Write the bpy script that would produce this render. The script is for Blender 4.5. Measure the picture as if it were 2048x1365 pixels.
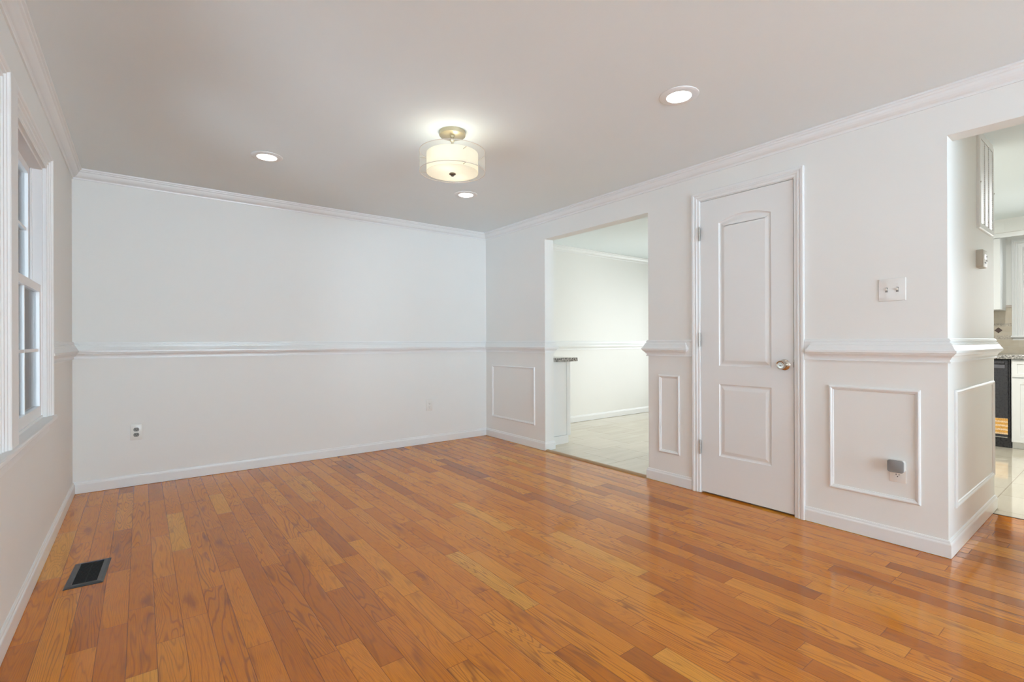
import bpy, bmesh, math, random
from mathutils import Vector, Matrix, Euler

# ---------------------------------------------------------------- clearing
for o in list(bpy.data.objects):
    bpy.data.objects.remove(o)
SC = bpy.context.scene
COL = SC.collection
PI = math.pi

# ---------------------------------------------------------------- camera
cam_d = bpy.data.cameras.new('camera')
cam = bpy.data.objects.new('camera', cam_d)
COL.objects.link(cam)
cam_d.sensor_fit = 'HORIZONTAL'
cam_d.sensor_width = 36.0
cam_d.lens = 973.72 / 2048 * 36
cam_d.shift_y = 1.05 / 2048
cam_d.clip_start = 0.02
cam.matrix_world = (Matrix.Translation((0.3815, -4.5834, 1.0608))
                    @ Matrix.Rotation(-0.6516, 4, 'Z')
                    @ Matrix.Rotation(PI / 2 + 0.0004, 4, 'X')
                    @ Matrix.Rotation(-0.0036, 4, 'Z'))
SC.camera = cam

# ---------------------------------------------------------------- world (soft overcast sky)
SKY = 9.0
world = bpy.data.worlds.new('sky')
SC.world = world
world.use_nodes = True
nt = world.node_tree
nt.nodes.clear()
tc = nt.nodes.new('ShaderNodeTexCoord')
sep = nt.nodes.new('ShaderNodeSeparateXYZ')
mr = nt.nodes.new('ShaderNodeMapRange')
mr.inputs[1].default_value = -0.15
mr.inputs[2].default_value = 0.15
mx = nt.nodes.new('ShaderNodeMix')
mx.data_type = 'RGBA'
mx.inputs[6].default_value = (1.04, 1.29, 1.50, 1)
mx.inputs[7].default_value = (0.755, 0.935, 1.07, 1)
bg = nt.nodes.new('ShaderNodeBackground')
bg.inputs[1].default_value = SKY
wo = nt.nodes.new('ShaderNodeOutputWorld')
nt.links.new(tc.outputs['Generated'], sep.inputs[0])
nt.links.new(sep.outputs[2], mr.inputs[0])
nt.links.new(mr.outputs[0], mx.inputs[0])
side = nt.nodes.new('ShaderNodeMapRange')      # the hazy sun stands behind the house: that side of the sky is brighter
side.interpolation_type = 'SMOOTHSTEP'
side.inputs[1].default_value = 0.15
side.inputs[2].default_value = -0.85
side.inputs[3].default_value = 0.62 * SKY
side.inputs[4].default_value = 2.3 * SKY
nt.links.new(sep.outputs[1], side.inputs[0])
east = nt.nodes.new('ShaderNodeMapRange')      # and its eastern side is a little brighter and less blue
east.inputs[1].default_value = -0.9
east.inputs[2].default_value = 0.9
east.inputs[3].default_value = 0.72
east.inputs[4].default_value = 1.18
nt.links.new(sep.outputs[0], east.inputs[0])
mul = nt.nodes.new('ShaderNodeMath')
mul.operation = 'MULTIPLY'
nt.links.new(side.outputs[0], mul.inputs[0])
nt.links.new(east.outputs[0], mul.inputs[1])
nt.links.new(mul.outputs[0], bg.inputs[1])
ef = nt.nodes.new('ShaderNodeMapRange')
ef.inputs[1].default_value = 0.1
ef.inputs[2].default_value = 0.8
nt.links.new(sep.outputs[0], ef.inputs[0])
warm = nt.nodes.new('ShaderNodeMix')
warm.data_type = 'RGBA'
warm.inputs[7].default_value = (0.93, 0.955, 0.975, 1)
nt.links.new(ef.outputs[0], warm.inputs[0])
nt.links.new(mx.outputs[2], warm.inputs[6])
nt.links.new(warm.outputs[2], bg.inputs[0])
nt.links.new(bg.outputs[0], wo.inputs[0])


def portal(loc, rot, sx, sy):
    """sky light entering through a window: a sampling portal, it emits nothing of its own"""
    d = bpy.data.lights.new('window_daylight', 'AREA')
    d.shape = 'RECTANGLE'
    d.size, d.size_y = sx, sy
    d.cycles.is_portal = True
    o = bpy.data.objects.new('window_daylight', d)
    o.location, o.rotation_euler = loc, rot
    COL.objects.link(o)


portal((-0.115, -1.687, 1.31), (0, -PI / 2, 0), 1.24, 0.78)
portal((-0.115, -2.695, 1.31), (0, -PI / 2, 0), 1.24, 0.78)
portal((7.83, -4.357, 1.57), (0, PI / 2, 0), 0.95, 1.2)
portal((7.83, -1.425, 1.03), (0, PI / 2, 0), 2.04, 1.65)
portal((3.64, -6.70, 1.335), (0, PI / 2, 0), 1.57, 2.1)
portal((1.8, -8.33, 1.2), (-PI / 2, 0, 0), 3.1, 1.9)

# ---------------------------------------------------------------- colour management
SC.view_settings.view_transform = 'Standard'
SC.view_settings.look = 'None'
SC.view_settings.exposure = -0.42
SC.view_settings.gamma = 1.0
SC.view_settings.use_curve_mapping = False
SC.cycles.max_bounces = 14
SC.cycles.diffuse_bounces = 8
SC.cycles.glossy_bounces = 5
SC.cycles.transmission_bounces = 6
SC.cycles.transparent_max_bounces = 12
SC.cycles.sample_clamp_indirect = 8.0
SC.cycles.caustics_reflective = False
SC.cycles.caustics_refractive = False

# ---------------------------------------------------------------- main measures (metres)
W = 3.507          # room face of the right wall
WT = 0.11          # its thickness
H = 2.286          # ceiling
COLY = -3.985      # end face of the closet block
COLX = 4.66        # its east face
REAR = -8.2
HALL = -5.25       # rear wall of the kitchen passage
EAST = 7.70
OP0, OP1, OPZ = -1.015, -2.227, 2.058      # cased-less opening to the kitchen
D0, D1, DZ = -2.668, -3.287, 2.040         # closet door opening
HZ = 2.058                                 # header soffit


# ================================================================ materials
def new_mat(name):
    m = bpy.data.materials.new(name)
    m.use_nodes = True
    n = m.node_tree
    return m, n, n.nodes['Principled BSDF']


def N(n, t, **kw):
    x = n.nodes.new(t)
    for k, v in kw.items():
        setattr(x, k, v)
    return x


def math_n(n, op, a, b=None, c=None):
    x = N(n, 'ShaderNodeMath', operation=op)
    for i, v in enumerate((a, b, c)):
        if v is None:
            continue
        if isinstance(v, (int, float)):
            x.inputs[i].default_value = v
        else:
            n.links.new(v, x.inputs[i])
    return x.outputs[0]


def mixc(n, f, a, b, bt='MIX'):
    x = N(n, 'ShaderNodeMix', data_type='RGBA', blend_type=bt)
    for i, v in ((0, f), (6, a), (7, b)):
        if isinstance(v, (int, float)):
            x.inputs[i].default_value = v
        elif isinstance(v, tuple):
            x.inputs[i].default_value = (*v, 1) if len(v) == 3 else v
        else:
            n.links.new(v, x.inputs[i])
    return x.outputs[2]


def mrange(n, v, a, b, c=0.0, d=1.0, smooth=False):
    x = N(n, 'ShaderNodeMapRange')
    if smooth:
        x.interpolation_type = 'SMOOTHSTEP'
    n.links.new(v, x.inputs[0])
    for i, q in zip((1, 2, 3, 4), (a, b, c, d)):
        x.inputs[i].default_value = q
    return x.outputs[0]


def paint(name, col, rough, bump=0.0, scale=900, spec=0.5):
    m, n, p = new_mat(name)
    p.inputs['Base Color'].default_value = (*col, 1)
    p.inputs['Roughness'].default_value = rough
    p.inputs['Specular IOR Level'].default_value = spec
    tcx = N(n, 'ShaderNodeTexCoord')
    ns = N(n, 'ShaderNodeTexNoise')
    ns.inputs['Scale'].default_value = 2.5
    ns.inputs['Detail'].default_value = 3
    n.links.new(tcx.outputs['Object'], ns.inputs['Vector'])
    c2 = tuple(c * 0.975 for c in col)
    n.links.new(mixc(n, ns.outputs[0], col, c2), p.inputs['Base Color'])
    if bump:
        n2 = N(n, 'ShaderNodeTexNoise')
        n2.inputs['Scale'].default_value = scale
        n2.inputs['Detail'].default_value = 2
        n.links.new(tcx.outputs['Object'], n2.inputs['Vector'])
        b = N(n, 'ShaderNodeBump')
        b.inputs['Strength'].default_value = bump
        b.inputs['Distance'].default_value = 0.001
        n.links.new(n2.outputs[0], b.inputs['Height'])
        n.links.new(b.outputs[0], p.inputs['Normal'])
    return m


def solid(name, col, rough, metal=0.0, emit=0.0, ecol=None):
    m, n, p = new_mat(name)
    p.inputs['Base Color'].default_value = (*col, 1)
    p.inputs['Roughness'].default_value = rough
    p.inputs['Metallic'].default_value = metal
    tcx = N(n, 'ShaderNodeTexCoord')
    ns = N(n, 'ShaderNodeTexNoise')
    ns.inputs['Scale'].default_value = 60
    n.links.new(tcx.outputs['Object'], ns.inputs['Vector'])
    n.links.new(mrange(n, ns.outputs[0], 0.3, 0.7, rough * 0.92, min(1, rough * 1.08)), p.inputs['Roughness'])
    if emit:
        p.inputs['Emission Color'].default_value = (*(ecol or col), 1)
        p.inputs['Emission Strength'].default_value = emit
    return m


M = {}
M['wall'] = paint('wall_paint', (0.830, 0.842, 0.828), 0.50, 0.08, 260, 0.28)
M['ceiling'] = paint('ceiling_paint', (0.830, 0.905, 0.932), 0.8, 0.15, 200, 0.2)
M['trim'] = paint('trim_paint', (0.825, 0.846, 0.852), 0.28)
M['door'] = paint('door_paint', (0.825, 0.846, 0.852), 0.32)
M['vinyl'] = paint('window_vinyl', (0.84, 0.845, 0.85), 0.3)
M['cabinet'] = paint('cabinet_paint', (0.825, 0.846, 0.852), 0.3)
M['plastic'] = solid('white_plastic', (0.80, 0.80, 0.77), 0.25)
M['gloss_plate'] = solid('gloss_plate', (0.80, 0.80, 0.78), 0.06)
M['grey_socket'] = solid('grey_socket', (0.22, 0.22, 0.21), 0.4)
M['slot'] = solid('slot_black', (0.012, 0.012, 0.012), 0.5)
M['beige'] = solid('thermostat_plastic', (0.55, 0.52, 0.46), 0.4)
M['lcd'] = solid('thermostat_display', (0.18, 0.20, 0.17), 0.15)
M['grey_fabric'] = solid('grey_mesh_fabric', (0.26, 0.26, 0.26), 0.85)
M['nickel'] = solid('satin_nickel', (0.62, 0.58, 0.52), 0.22, 1.0)
M['hinge'] = solid('hinge_steel', (0.50, 0.48, 0.44), 0.35, 1.0)
M['champagne'] = solid('champagne_metal', (0.52, 0.46, 0.33), 0.38, 0.9)
M['pewter'] = solid('pewter_metal', (0.20, 0.18, 0.15), 0.3, 1.0)
M['vent_black'] = solid('register_enamel', (0.045, 0.05, 0.055), 0.38)
M['duct'] = solid('duct_dark', (0.01, 0.01, 0.01), 0.8)
M['appliance'] = solid('dishwasher_black', (0.028, 0.028, 0.034), 0.28)
M['appliance_grey'] = solid('dishwasher_grey', (0.12, 0.12, 0.14), 0.3)
M['lens'] = solid('led_lens', (0.9, 0.9, 0.9), 0.5, 0, 22.0, (1.0, 0.985, 0.95))
M['oak_strip'] = solid('oak_reducer', (0.36, 0.20, 0.085), 0.3)
M['dark_line'] = solid('transition_metal', (0.06, 0.04, 0.03), 0.5)
M['diamond'] = solid('brown_accent_tile', (0.075, 0.04, 0.028), 0.25)
M['mosaic_bead'] = solid('taupe_pencil_tile', (0.62, 0.55, 0.50), 0.3)


def make_glass():
    m, n, p = new_mat('window_glass')
    n.nodes.remove(p)
    out = n.nodes['Material Output']
    tr = N(n, 'ShaderNodeBsdfTransparent')
    tr.inputs[0].default_value = (0.96, 0.97, 0.97, 1)
    gl = N(n, 'ShaderNodeBsdfGlossy')
    gl.inputs['Roughness'].default_value = 0.02
    fr = N(n, 'ShaderNodeFresnel')
    fr.inputs[0].default_value = 1.5
    ms = N(n, 'ShaderNodeMixShader')
    n.links.new(fr.outputs[0], ms.inputs[0])
    n.links.new(tr.outputs[0], ms.inputs[1])
    n.links.new(gl.outputs[0], ms.inputs[2])
    n.links.new(ms.outputs[0], out.inputs[0])
    return m


def make_sheer(name, col, see, emit):
    """thin lampshade cloth: partly see-through, glowing from the bulbs within"""
    m, n, p = new_mat(name)
    n.nodes.remove(p)
    out = n.nodes['Material Output']
    tr = N(n, 'ShaderNodeBsdfTransparent')
    df = N(n, 'ShaderNodeBsdfDiffuse')
    tl = N(n, 'ShaderNodeBsdfTranslucent')
    df.inputs[0].default_value = (*col, 1)
    tl.inputs[0].default_value = (*col, 1)
    tcx = N(n, 'ShaderNodeTexCoord')
    wv = N(n, 'ShaderNodeTexNoise')
    wv.inputs['Scale'].default_value = 400
    n.links.new(tcx.outputs['Object'], wv.inputs['Vector'])
    m1 = N(n, 'ShaderNodeMixShader')
    m1.inputs[0].default_value = 0.5
    n.links.new(df.outputs[0], m1.inputs[1])
    n.links.new(tl.outputs[0], m1.inputs[2])
    add = N(n, 'ShaderNodeAddShader')
    em = N(n, 'ShaderNodeEmission')
    em.inputs[0].default_value = (1.0, 0.93, 0.74, 1)
    em.inputs[1].default_value = emit
    n.links.new(m1.outputs[0], add.inputs[0])
    n.links.new(em.outputs[0], add.inputs[1])
    m2 = N(n, 'ShaderNodeMixShader')
    n.links.new(mrange(n, wv.outputs[0], 0.3, 0.7, max(0, see - 0.03), min(1, see + 0.03)), m2.inputs[0])
    n.links.new(add.outputs[0], m2.inputs[1])
    n.links.new(tr.outputs[0], m2.inputs[2])
    n.links.new(m2.outputs[0], out.inputs[0])
    return m


M['glass'] = make_glass()
M['sheer'] = make_sheer('sheer_organza', (0.88, 0.86, 0.80), 0.84, 0.0)
M['inner_shade'] = make_sheer('inner_shade_fabric', (0.88, 0.86, 0.77), 0.02, 0.10)
M['diffuser'] = make_sheer('frosted_diffuser', (0.91, 0.90, 0.85), 0.0, 0.16)


def make_oak():
    m, n, p = new_mat('oak_strip_floor')
    L = n.links
    tcx = N(n, 'ShaderNodeTexCoord')
    sp = N(n, 'ShaderNodeSeparateXYZ')
    L.new(tcx.outputs['Object'], sp.inputs[0])
    x, y = sp.outputs[0], sp.outputs[1]
    u = math_n(n, 'DIVIDE', math_n(n, 'SUBTRACT', x, 0.0096), 0.0826)
    row = math_n(n, 'FLOOR', u)
    fx = math_n(n, 'FRACT', u)
    # board ends: irregular cells along each row
    w = math_n(n, 'ADD', math_n(n, 'MULTIPLY', y, 1.55), math_n(n, 'MULTIPLY', row, 37.731))
    vo = N(n, 'ShaderNodeTexVoronoi', voronoi_dimensions='1D', feature='F1')
    vo.inputs['Scale'].default_value = 1.0
    vo.inputs['Randomness'].default_value = 0.85
    L.new(w, vo.inputs['W'])
    ve = N(n, 'ShaderNodeTexVoronoi', voronoi_dimensions='1D', feature='DISTANCE_TO_EDGE')
    ve.inputs['Scale'].default_value = 1.0
    ve.inputs['Randomness'].default_value = 0.85
    L.new(w, ve.inputs['W'])
    wn = N(n, 'ShaderNodeTexWhiteNoise', noise_dimensions='2D')
    cmb = N(n, 'ShaderNodeCombineXYZ')
    L.new(vo.outputs['W'] if 'W' in vo.outputs else vo.outputs['Color'], cmb.inputs[0])
    L.new(row, cmb.inputs[1])
    L.new(cmb.outputs[0], wn.inputs['Vector'])
    sc = N(n, 'ShaderNodeSeparateColor')
    L.new(wn.outputs['Color'], sc.inputs[0])
    r1, r2, r3 = sc.outputs[0], sc.outputs[1], sc.outputs[2]
    # base tone per board
    cr = N(n, 'ShaderNodeValToRGB')
    e = cr.color_ramp.elements
    e[0].position = 0.0
    e[0].color = (0.34, 0.096, 0.010, 1)
    e[1].position = 1.0
    e[1].color = (0.72, 0.33, 0.045, 1)
    for pos, c in ((0.10, (0.49, 0.145, 0.010)), (0.35, (0.60, 0.192, 0.013)),
                   (0.72, (0.655, 0.222, 0.017)), (0.93, (0.69, 0.258, 0.025))):
        k = e.new(pos)
        k.color = (*c, 1)
    L.new(r1, cr.inputs[0])
    base = cr.outputs[0]
    # cathedral grain: contour lines of a stretched noise, different on each board
    gv = N(n, 'ShaderNodeCombineXYZ')
    L.new(math_n(n, 'ADD', math_n(n, 'MULTIPLY', x, 9.0), math_n(n, 'MULTIPLY', r2, 60)), gv.inputs[0])
    L.new(math_n(n, 'ADD', math_n(n, 'MULTIPLY', y, 0.85), math_n(n, 'MULTIPLY', r3, 60)), gv.inputs[1])
    L.new(math_n(n, 'MULTIPLY', r1, 30), gv.inputs[2])
    gn = N(n, 'ShaderNodeTexNoise')
    gn.inputs['Scale'].default_value = 1.0
    gn.inputs['Detail'].default_value = 2.2
    gn.inputs['Roughness'].default_value = 0.45
    gn.inputs['Distortion'].default_value = 0.18
    L.new(gv.outputs[0], gn.inputs['Vector'])
    freq = mrange(n, r3, 0, 1, 15, 46)
    ph = math_n(n, 'FRACT', math_n(n, 'MULTIPLY', gn.outputs[0], freq))
    tri = math_n(n, 'ABSOLUTE', math_n(n, 'SUBTRACT', math_n(n, 'MULTIPLY', ph, 2), 1))
    line = mrange(n, tri, 0.55, 1.0, 0.0, 1.0, True)
    # fine pores
    pv = N(n, 'ShaderNodeCombineXYZ')
    L.new(math_n(n, 'MULTIPLY', x, 420), pv.inputs[0])
    L.new(math_n(n, 'MULTIPLY', y, 11), pv.inputs[1])
    L.new(row, pv.inputs[2])
    pn = N(n, 'ShaderNodeTexNoise')
    pn.inputs['Scale'].default_value = 1.0
    pn.inputs['Detail'].default_value = 2
    L.new(pv.outputs[0], pn.inputs['Vector'])
    pores = mrange(n, pn.outputs[0], 0.42, 0.72)
    # soft dark stains and knots
    kv = N(n, 'ShaderNodeCombineXYZ')
    L.new(math_n(n, 'ADD', math_n(n, 'MULTIPLY', x, 14), math_n(n, 'MULTIPLY', r3, 33)), kv.inputs[0])
    L.new(math_n(n, 'ADD', math_n(n, 'MULTIPLY', y, 2.9), math_n(n, 'MULTIPLY', r1, 33)), kv.inputs[1])
    kn = N(n, 'ShaderNodeTexNoise')
    kn.inputs['Scale'].default_value = 1.0
    kn.inputs['Detail'].default_value = 2
    L.new(kv.outputs[0], kn.inputs['Vector'])
    knots = mrange(n, kn.outputs[0], 0.58, 0.82, 0, 0.75, True)
    lineamt = math_n(n, 'MULTIPLY', line, mrange(n, r2, 0, 1, 0.15, 0.62))
    c1 = mixc(n, lineamt, base, (0.20, 0.062, 0.014))
    c2 = mixc(n, math_n(n, 'MULTIPLY', pores, 0.34), c1, (0.25, 0.085, 0.022))
    c3 = mixc(n, knots, c2, (0.17, 0.055, 0.02))
    # gaps between boards
    ex = math_n(n, 'MINIMUM', fx, math_n(n, 'SUBTRACT', 1.0, fx))
    gx = mrange(n, ex, 0.008, 0.020, 1.0, 0.0, True)
    ge = mrange(n, ve.outputs['Distance'], 0.0008, 0.0022, 1.0, 0.0, True)
    gap = math_n(n, 'MAXIMUM', gx, ge)
    c4 = mixc(n, math_n(n, 'MULTIPLY', gap, 0.6), c3, (0.10, 0.035, 0.012))
    L.new(c4, p.inputs['Base Color'])
    rn = N(n, 'ShaderNodeTexNoise')
    rn.inputs['Scale'].default_value = 3.0
    rn.inputs['Detail'].default_value = 4
    L.new(tcx.outputs['Object'], rn.inputs['Vector'])
    L.new(mrange(n, rn.outputs[0], 0.3, 0.7, 0.06, 0.11), p.inputs['Roughness'])
    p.inputs['Specular IOR Level'].default_value = 0.36
    # shallow cupping of each strip plus the gap groove
    cup = math_n(n, 'MULTIPLY', mrange(n, ex, 0.0, 0.12, 0.0, 1.0, True), 1.0)
    hgt = math_n(n, 'SUBTRACT', math_n(n, 'ADD', math_n(n, 'MULTIPLY', cup, 0.35), math_n(n, 'MULTIPLY', r1, 0.0)),
                 math_n(n, 'MULTIPLY', gap, 0.8))
    bp = N(n, 'ShaderNodeBump')
    bp.inputs['Strength'].default_value = 0.55
    bp.inputs['Distance'].default_value = 0.0012
    L.new(hgt, bp.inputs['Height'])
    L.new(bp.outputs[0], p.inputs['Normal'])
    return m


def make_tile():
    m, n, p = new_mat('travertine_tile')
    L = n.links
    tcx = N(n, 'ShaderNodeTexCoord')
    mp = N(n, 'ShaderNodeMapping')
    mp.inputs['Location'].default_value = (-3.9665, 0.855 - 0.443 * 2 + 0.443 * 20 + 0.886, 0)
    L.new(tcx.outputs['Object'], mp.inputs[0])
    br = N(n, 'ShaderNodeTexBrick')
    br.offset = 0.5
    br.inputs['Color1'].default_value = (0.66, 0.60, 0.49, 1)
    br.inputs['Color2'].default_value = (0.61, 0.55, 0.44, 1)
    br.inputs['Mortar'].default_value = (0.34, 0.28, 0.21, 1)
    br.inputs['Scale'].default_value = 1.0
    br.inputs['Mortar Size'].default_value = 0.0022
    br.inputs['Brick Width'].default_value = 0.443
    br.inputs['Row Height'].default_value = 0.443
    L.new(mp.outputs[0], br.inputs['Vector'])
    sp = N(n, 'ShaderNodeMapping')
    sp.inputs['Scale'].default_value = (1.2, 9, 1)
    L.new(tcx.outputs['Object'], sp.inputs[0])
    ns = N(n, 'ShaderNodeTexNoise')
    ns.inputs['Scale'].default_value = 1.6
    ns.inputs['Detail'].default_value = 5
    L.new(sp.outputs[0], ns.inputs['Vector'])
    f = mrange(n, ns.outputs[0], 0.35, 0.7)
    c = mixc(n, math_n(n, 'MULTIPLY', f, 0.5), br.outputs['Color'], (0.76, 0.70, 0.58))
    L.new(c, p.inputs['Base Color'])
    p.inputs['Roughness'].default_value = 0.06
    b = N(n, 'ShaderNodeBump')
    b.inputs['Strength'].default_value = 0.3
    b.inputs['Distance'].default_value = 0.001
    b.invert = True
    L.new(br.outputs['Fac'], b.inputs['Height'])
    L.new(b.outputs[0], p.inputs['Normal'])
    return m


def make_granite():
    m, n, p = new_mat('speckled_granite')
    L = n.links
    tcx = N(n, 'ShaderNodeTexCoord')
    n1 = N(n, 'ShaderNodeTexNoise')
    n1.inputs['Scale'].default_value = 70
    n1.inputs['Detail'].default_value = 6
    n1.inputs['Roughness'].default_value = 0.7
    L.new(tcx.outputs['Object'], n1.inputs['Vector'])
    v = N(n, 'ShaderNodeTexVoronoi')
    v.inputs['Scale'].default_value = 150
    L.new(tcx.outputs['Object'], v.inputs['Vector'])
    cr = N(n, 'ShaderNodeValToRGB')
    e = cr.color_ramp.elements
    e[0].position, e[0].color = 0.40, (0.05, 0.05, 0.05, 1)
    e[1].position, e[1].color = 0.62, (0.62, 0.60, 0.57, 1)
    k = e.new(0.50)
    k.color = (0.30, 0.29, 0.27, 1)
    L.new(n1.outputs[0], cr.inputs[0])
    c = mixc(n, mrange(n, v.outputs['Distance'], 0.1, 0.5, 0.4, 0.0), cr.outputs[0], (0.7, 0.68, 0.64))
    L.new(c, p.inputs['Base Color'])
    p.inputs['Roughness'].default_value = 0.12
    return m


def make_splash():
    m, n, p = new_mat('cream_wall_tile')
    L = n.links
    tcx = N(n, 'ShaderNodeTexCoord')
    rot = N(n, 'ShaderNodeMapping')
    rot.inputs['Rotation'].default_value = (0, PI / 2, PI / 2)
    L.new(tcx.outputs['Object'], rot.inputs[0])
    sp = N(n, 'ShaderNodeSeparateXYZ')
    L.new(tcx.outputs['Object'], sp.inputs[0])
    cb = N(n, 'ShaderNodeCombineXYZ')
    L.new(sp.outputs[1], cb.inputs[0])
    L.new(sp.outputs[2], cb.inputs[1])
    br = N(n, 'ShaderNodeTexBrick')
    br.inputs['Color1'].default_value = (0.50, 0.435, 0.335, 1)
    br.inputs['Color2'].default_value = (0.56, 0.495, 0.40, 1)
    br.inputs['Mortar'].default_value = (0.52, 0.48, 0.41, 1)
    br.inputs['Scale'].default_value = 1
    br.inputs['Brick Width'].default_value = 0.15
    br.inputs['Row Height'].default_value = 0.075
    br.inputs['Mortar Size'].default_value = 0.002
    L.new(cb.outputs[0], br.inputs['Vector'])
    ns = N(n, 'ShaderNodeTexNoise')
    ns.inputs['Scale'].default_value = 18
    ns.inputs['Detail'].default_value = 4
    L.new(cb.outputs[0], ns.inputs['Vector'])
    c = mixc(n, mrange(n, ns.outputs[0], 0.4, 0.7, 0, 0.35), br.outputs['Color'], (0.64, 0.58, 0.48))
    L.new(c, p.inputs['Base Color'])
    p.inputs['Roughness'].default_value = 0.3
    return m


def make_mosaic():
    m, n, p = new_mat('pebble_mosaic')
    L = n.links
    tcx = N(n, 'ShaderNodeTexCoord')
    v = N(n, 'ShaderNodeTexVoronoi')
    v.inputs['Scale'].default_value = 115
    L.new(tcx.outputs['Object'], v.inputs['Vector'])
    sc = N(n, 'ShaderNodeSeparateColor')
    L.new(v.outputs['Color'], sc.inputs[0])
    c = mixc(n, sc.outputs[0], (0.60, 0.55, 0.46), (0.36, 0.31, 0.26))
    L.new(c, p.inputs['Base Color'])
    p.inputs['Roughness'].default_value = 0.35
    return m


def make_label():
    m, n, p = new_mat('yellow_energy_sticker')
    L = n.links
    tcx = N(n, 'ShaderNodeTexCoord')
    sp = N(n, 'ShaderNodeSeparateXYZ')
    L.new(tcx.outputs['Object'], sp.inputs[0])
    z = sp.outputs[2]
    f = math_n(n, 'FRACT', math_n(n, 'MULTIPLY', z, 26.0))
    ns = N(n, 'ShaderNodeTexNoise')
    ns.inputs['Scale'].default_value = 160
    L.new(tcx.outputs['Object'], ns.inputs['Vector'])
    fine = mrange(n, ns.outputs[0], 0.5, 0.56)
    band = mrange(n, f, 0.52, 0.56)
    a = mixc(n, band, (0.78, 0.40, 0.07), (0.90, 0.66, 0.42))
    b = mixc(n, math_n(n, 'MULTIPLY', fine, 0.45), a, (0.30, 0.14, 0.04))
    L.new(b, p.inputs['Base Color'])
    p.inputs['Roughness'].default_value = 0.35
    return m


M['oak'] = make_oak()
M['tile'] = make_tile()
M['granite'] = make_granite()
M['splash'] = make_splash()
M['mosaic'] = make_mosaic()
M['sticker'] = make_label()


# ================================================================ mesh helpers
def add_box(bm, x0, x1, y0, y1, z0, z1):
    xs, ys, zs = sorted((x0, x1)), sorted((y0, y1)), sorted((z0, z1))
    v = [bm.verts.new((x, y, z)) for z in zs for y in ys for x in xs]
    for f in ((0, 2, 3, 1), (4, 5, 7, 6), (0, 1, 5, 4), (2, 6, 7, 3), (0, 4, 6, 2), (1, 3, 7, 5)):
        bm.faces.new([v[i] for i in f])


def add_rbox(bm, x0, x1, y0, y1, z0, z1, bev=0.002, seg=2):
    b2 = bmesh.new()
    add_box(b2, x0, x1, y0, y1, z0, z1)
    bmesh.ops.bevel(b2, geom=list(b2.edges), offset=bev, segments=seg, affect='EDGES', profile=0.5)
    merge(bm, b2)


def merge(bm, b2, mat=None):
    me = bpy.data.meshes.new('tmp')
    b2.to_mesh(me)
    b2.free()
    if mat is not None:
        me.transform(mat)
    bm.from_mesh(me)
    bpy.data.meshes.remove(me)


def sweep(bm, path, prof, fmap, closed=False):
    """sweep profile [(offset to the left of travel, height)] along a 2D path with mitred corners"""
    P = [Vector(p) for p in path]
    n = len(P)
    rings = []
    for i in range(n):
        if closed or 0 < i < n - 1:
            d1 = (P[i] - P[i - 1]).normalized()
            d2 = (P[(i + 1) % n] - P[i]).normalized()
        elif i == 0:
            d1 = d2 = (P[1] - P[0]).normalized()
        else:
            d1 = d2 = (P[-1] - P[-2]).normalized()
        n1, n2 = Vector((-d1.y, d1.x)), Vector((-d2.y, d2.x))
        m = (n1 + n2)
        m = m / max(1e-6, (1 + n1.dot(n2)))
        rings.append([bm.verts.new(fmap(P[i].x + m.x * o, P[i].y + m.y * o, h)) for o, h in prof])
    k = len(prof)
    for i in range(n if closed else n - 1):
        a, b = rings[i], rings[(i + 1) % n]
        for j in range(k):
            q = [a[j], a[(j + 1) % k], b[(j + 1) % k], b[j]]
            if len(set(q)) == 4:
                bm.faces.new(q)
    if not closed:
        bm.faces.new(rings[0])
        bm.faces.new(list(reversed(rings[-1])))


def lathe(bm, prof, seg=48, cap=True):
    rings = []
    for r, z in prof:
        if r < 1e-6:
            rings.append([bm.verts.new((0, 0, z))])
        else:
            rings.append([bm.verts.new((r * math.cos(2 * PI * i / seg), r * math.sin(2 * PI * i / seg), z)) for i in range(seg)])
    for a, b in zip(rings, rings[1:]):
        for i in range(seg):
            j = (i + 1) % seg
            if len(a) == 1 and len(b) == 1:
                continue
            if len(a) == 1:
                bm.faces.new((a[0], b[i], b[j]))
            elif len(b) == 1:
                bm.faces.new((a[i], b[0], a[j]))
            else:
                bm.faces.new((a[i], b[i], b[j], a[j]))


def obj(name, bm, mat, parent=None, smooth=False, loc=None, rot=None, autos=None):
    bmesh.ops.remove_doubles(bm, verts=list(bm.verts), dist=1e-6)
    bmesh.ops.recalc_face_normals(bm, faces=list(bm.faces))
    me = bpy.data.meshes.new(name)
    bm.to_mesh(me)
    bm.free()
    if isinstance(mat, (list, tuple)):
        for q in mat:
            me.materials.append(M[q])
    else:
        me.materials.append(M[mat])
    o = bpy.data.objects.new(name, me)
    COL.objects.link(o)
    if smooth:
        for p in me.polygons:
            p.use_smooth = True
        me.set_sharp_from_angle(angle=math.radians(smooth if smooth is not True else 40))
    if parent:
        o.parent = parent
    if loc:
        o.location = loc
    if rot:
        o.rotation_euler = rot
    return o


def tag(o, label, cat, group=None, kind=None):
    o['label'] = label
    o['category'] = cat
    if group:
        o['group'] = group
    if kind:
        o['kind'] = kind
    return o


def empty(name, loc=(0, 0, 0), rz=0):
    e = bpy.data.objects.new(name, None)
    e.empty_display_size = 0.05
    COL.objects.link(e)
    e.location = loc
    e.rotation_euler = (0, 0, rz)
    return e


def struct(o, label, cat):
    return tag(o, label, cat, None, 'structure')


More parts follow.
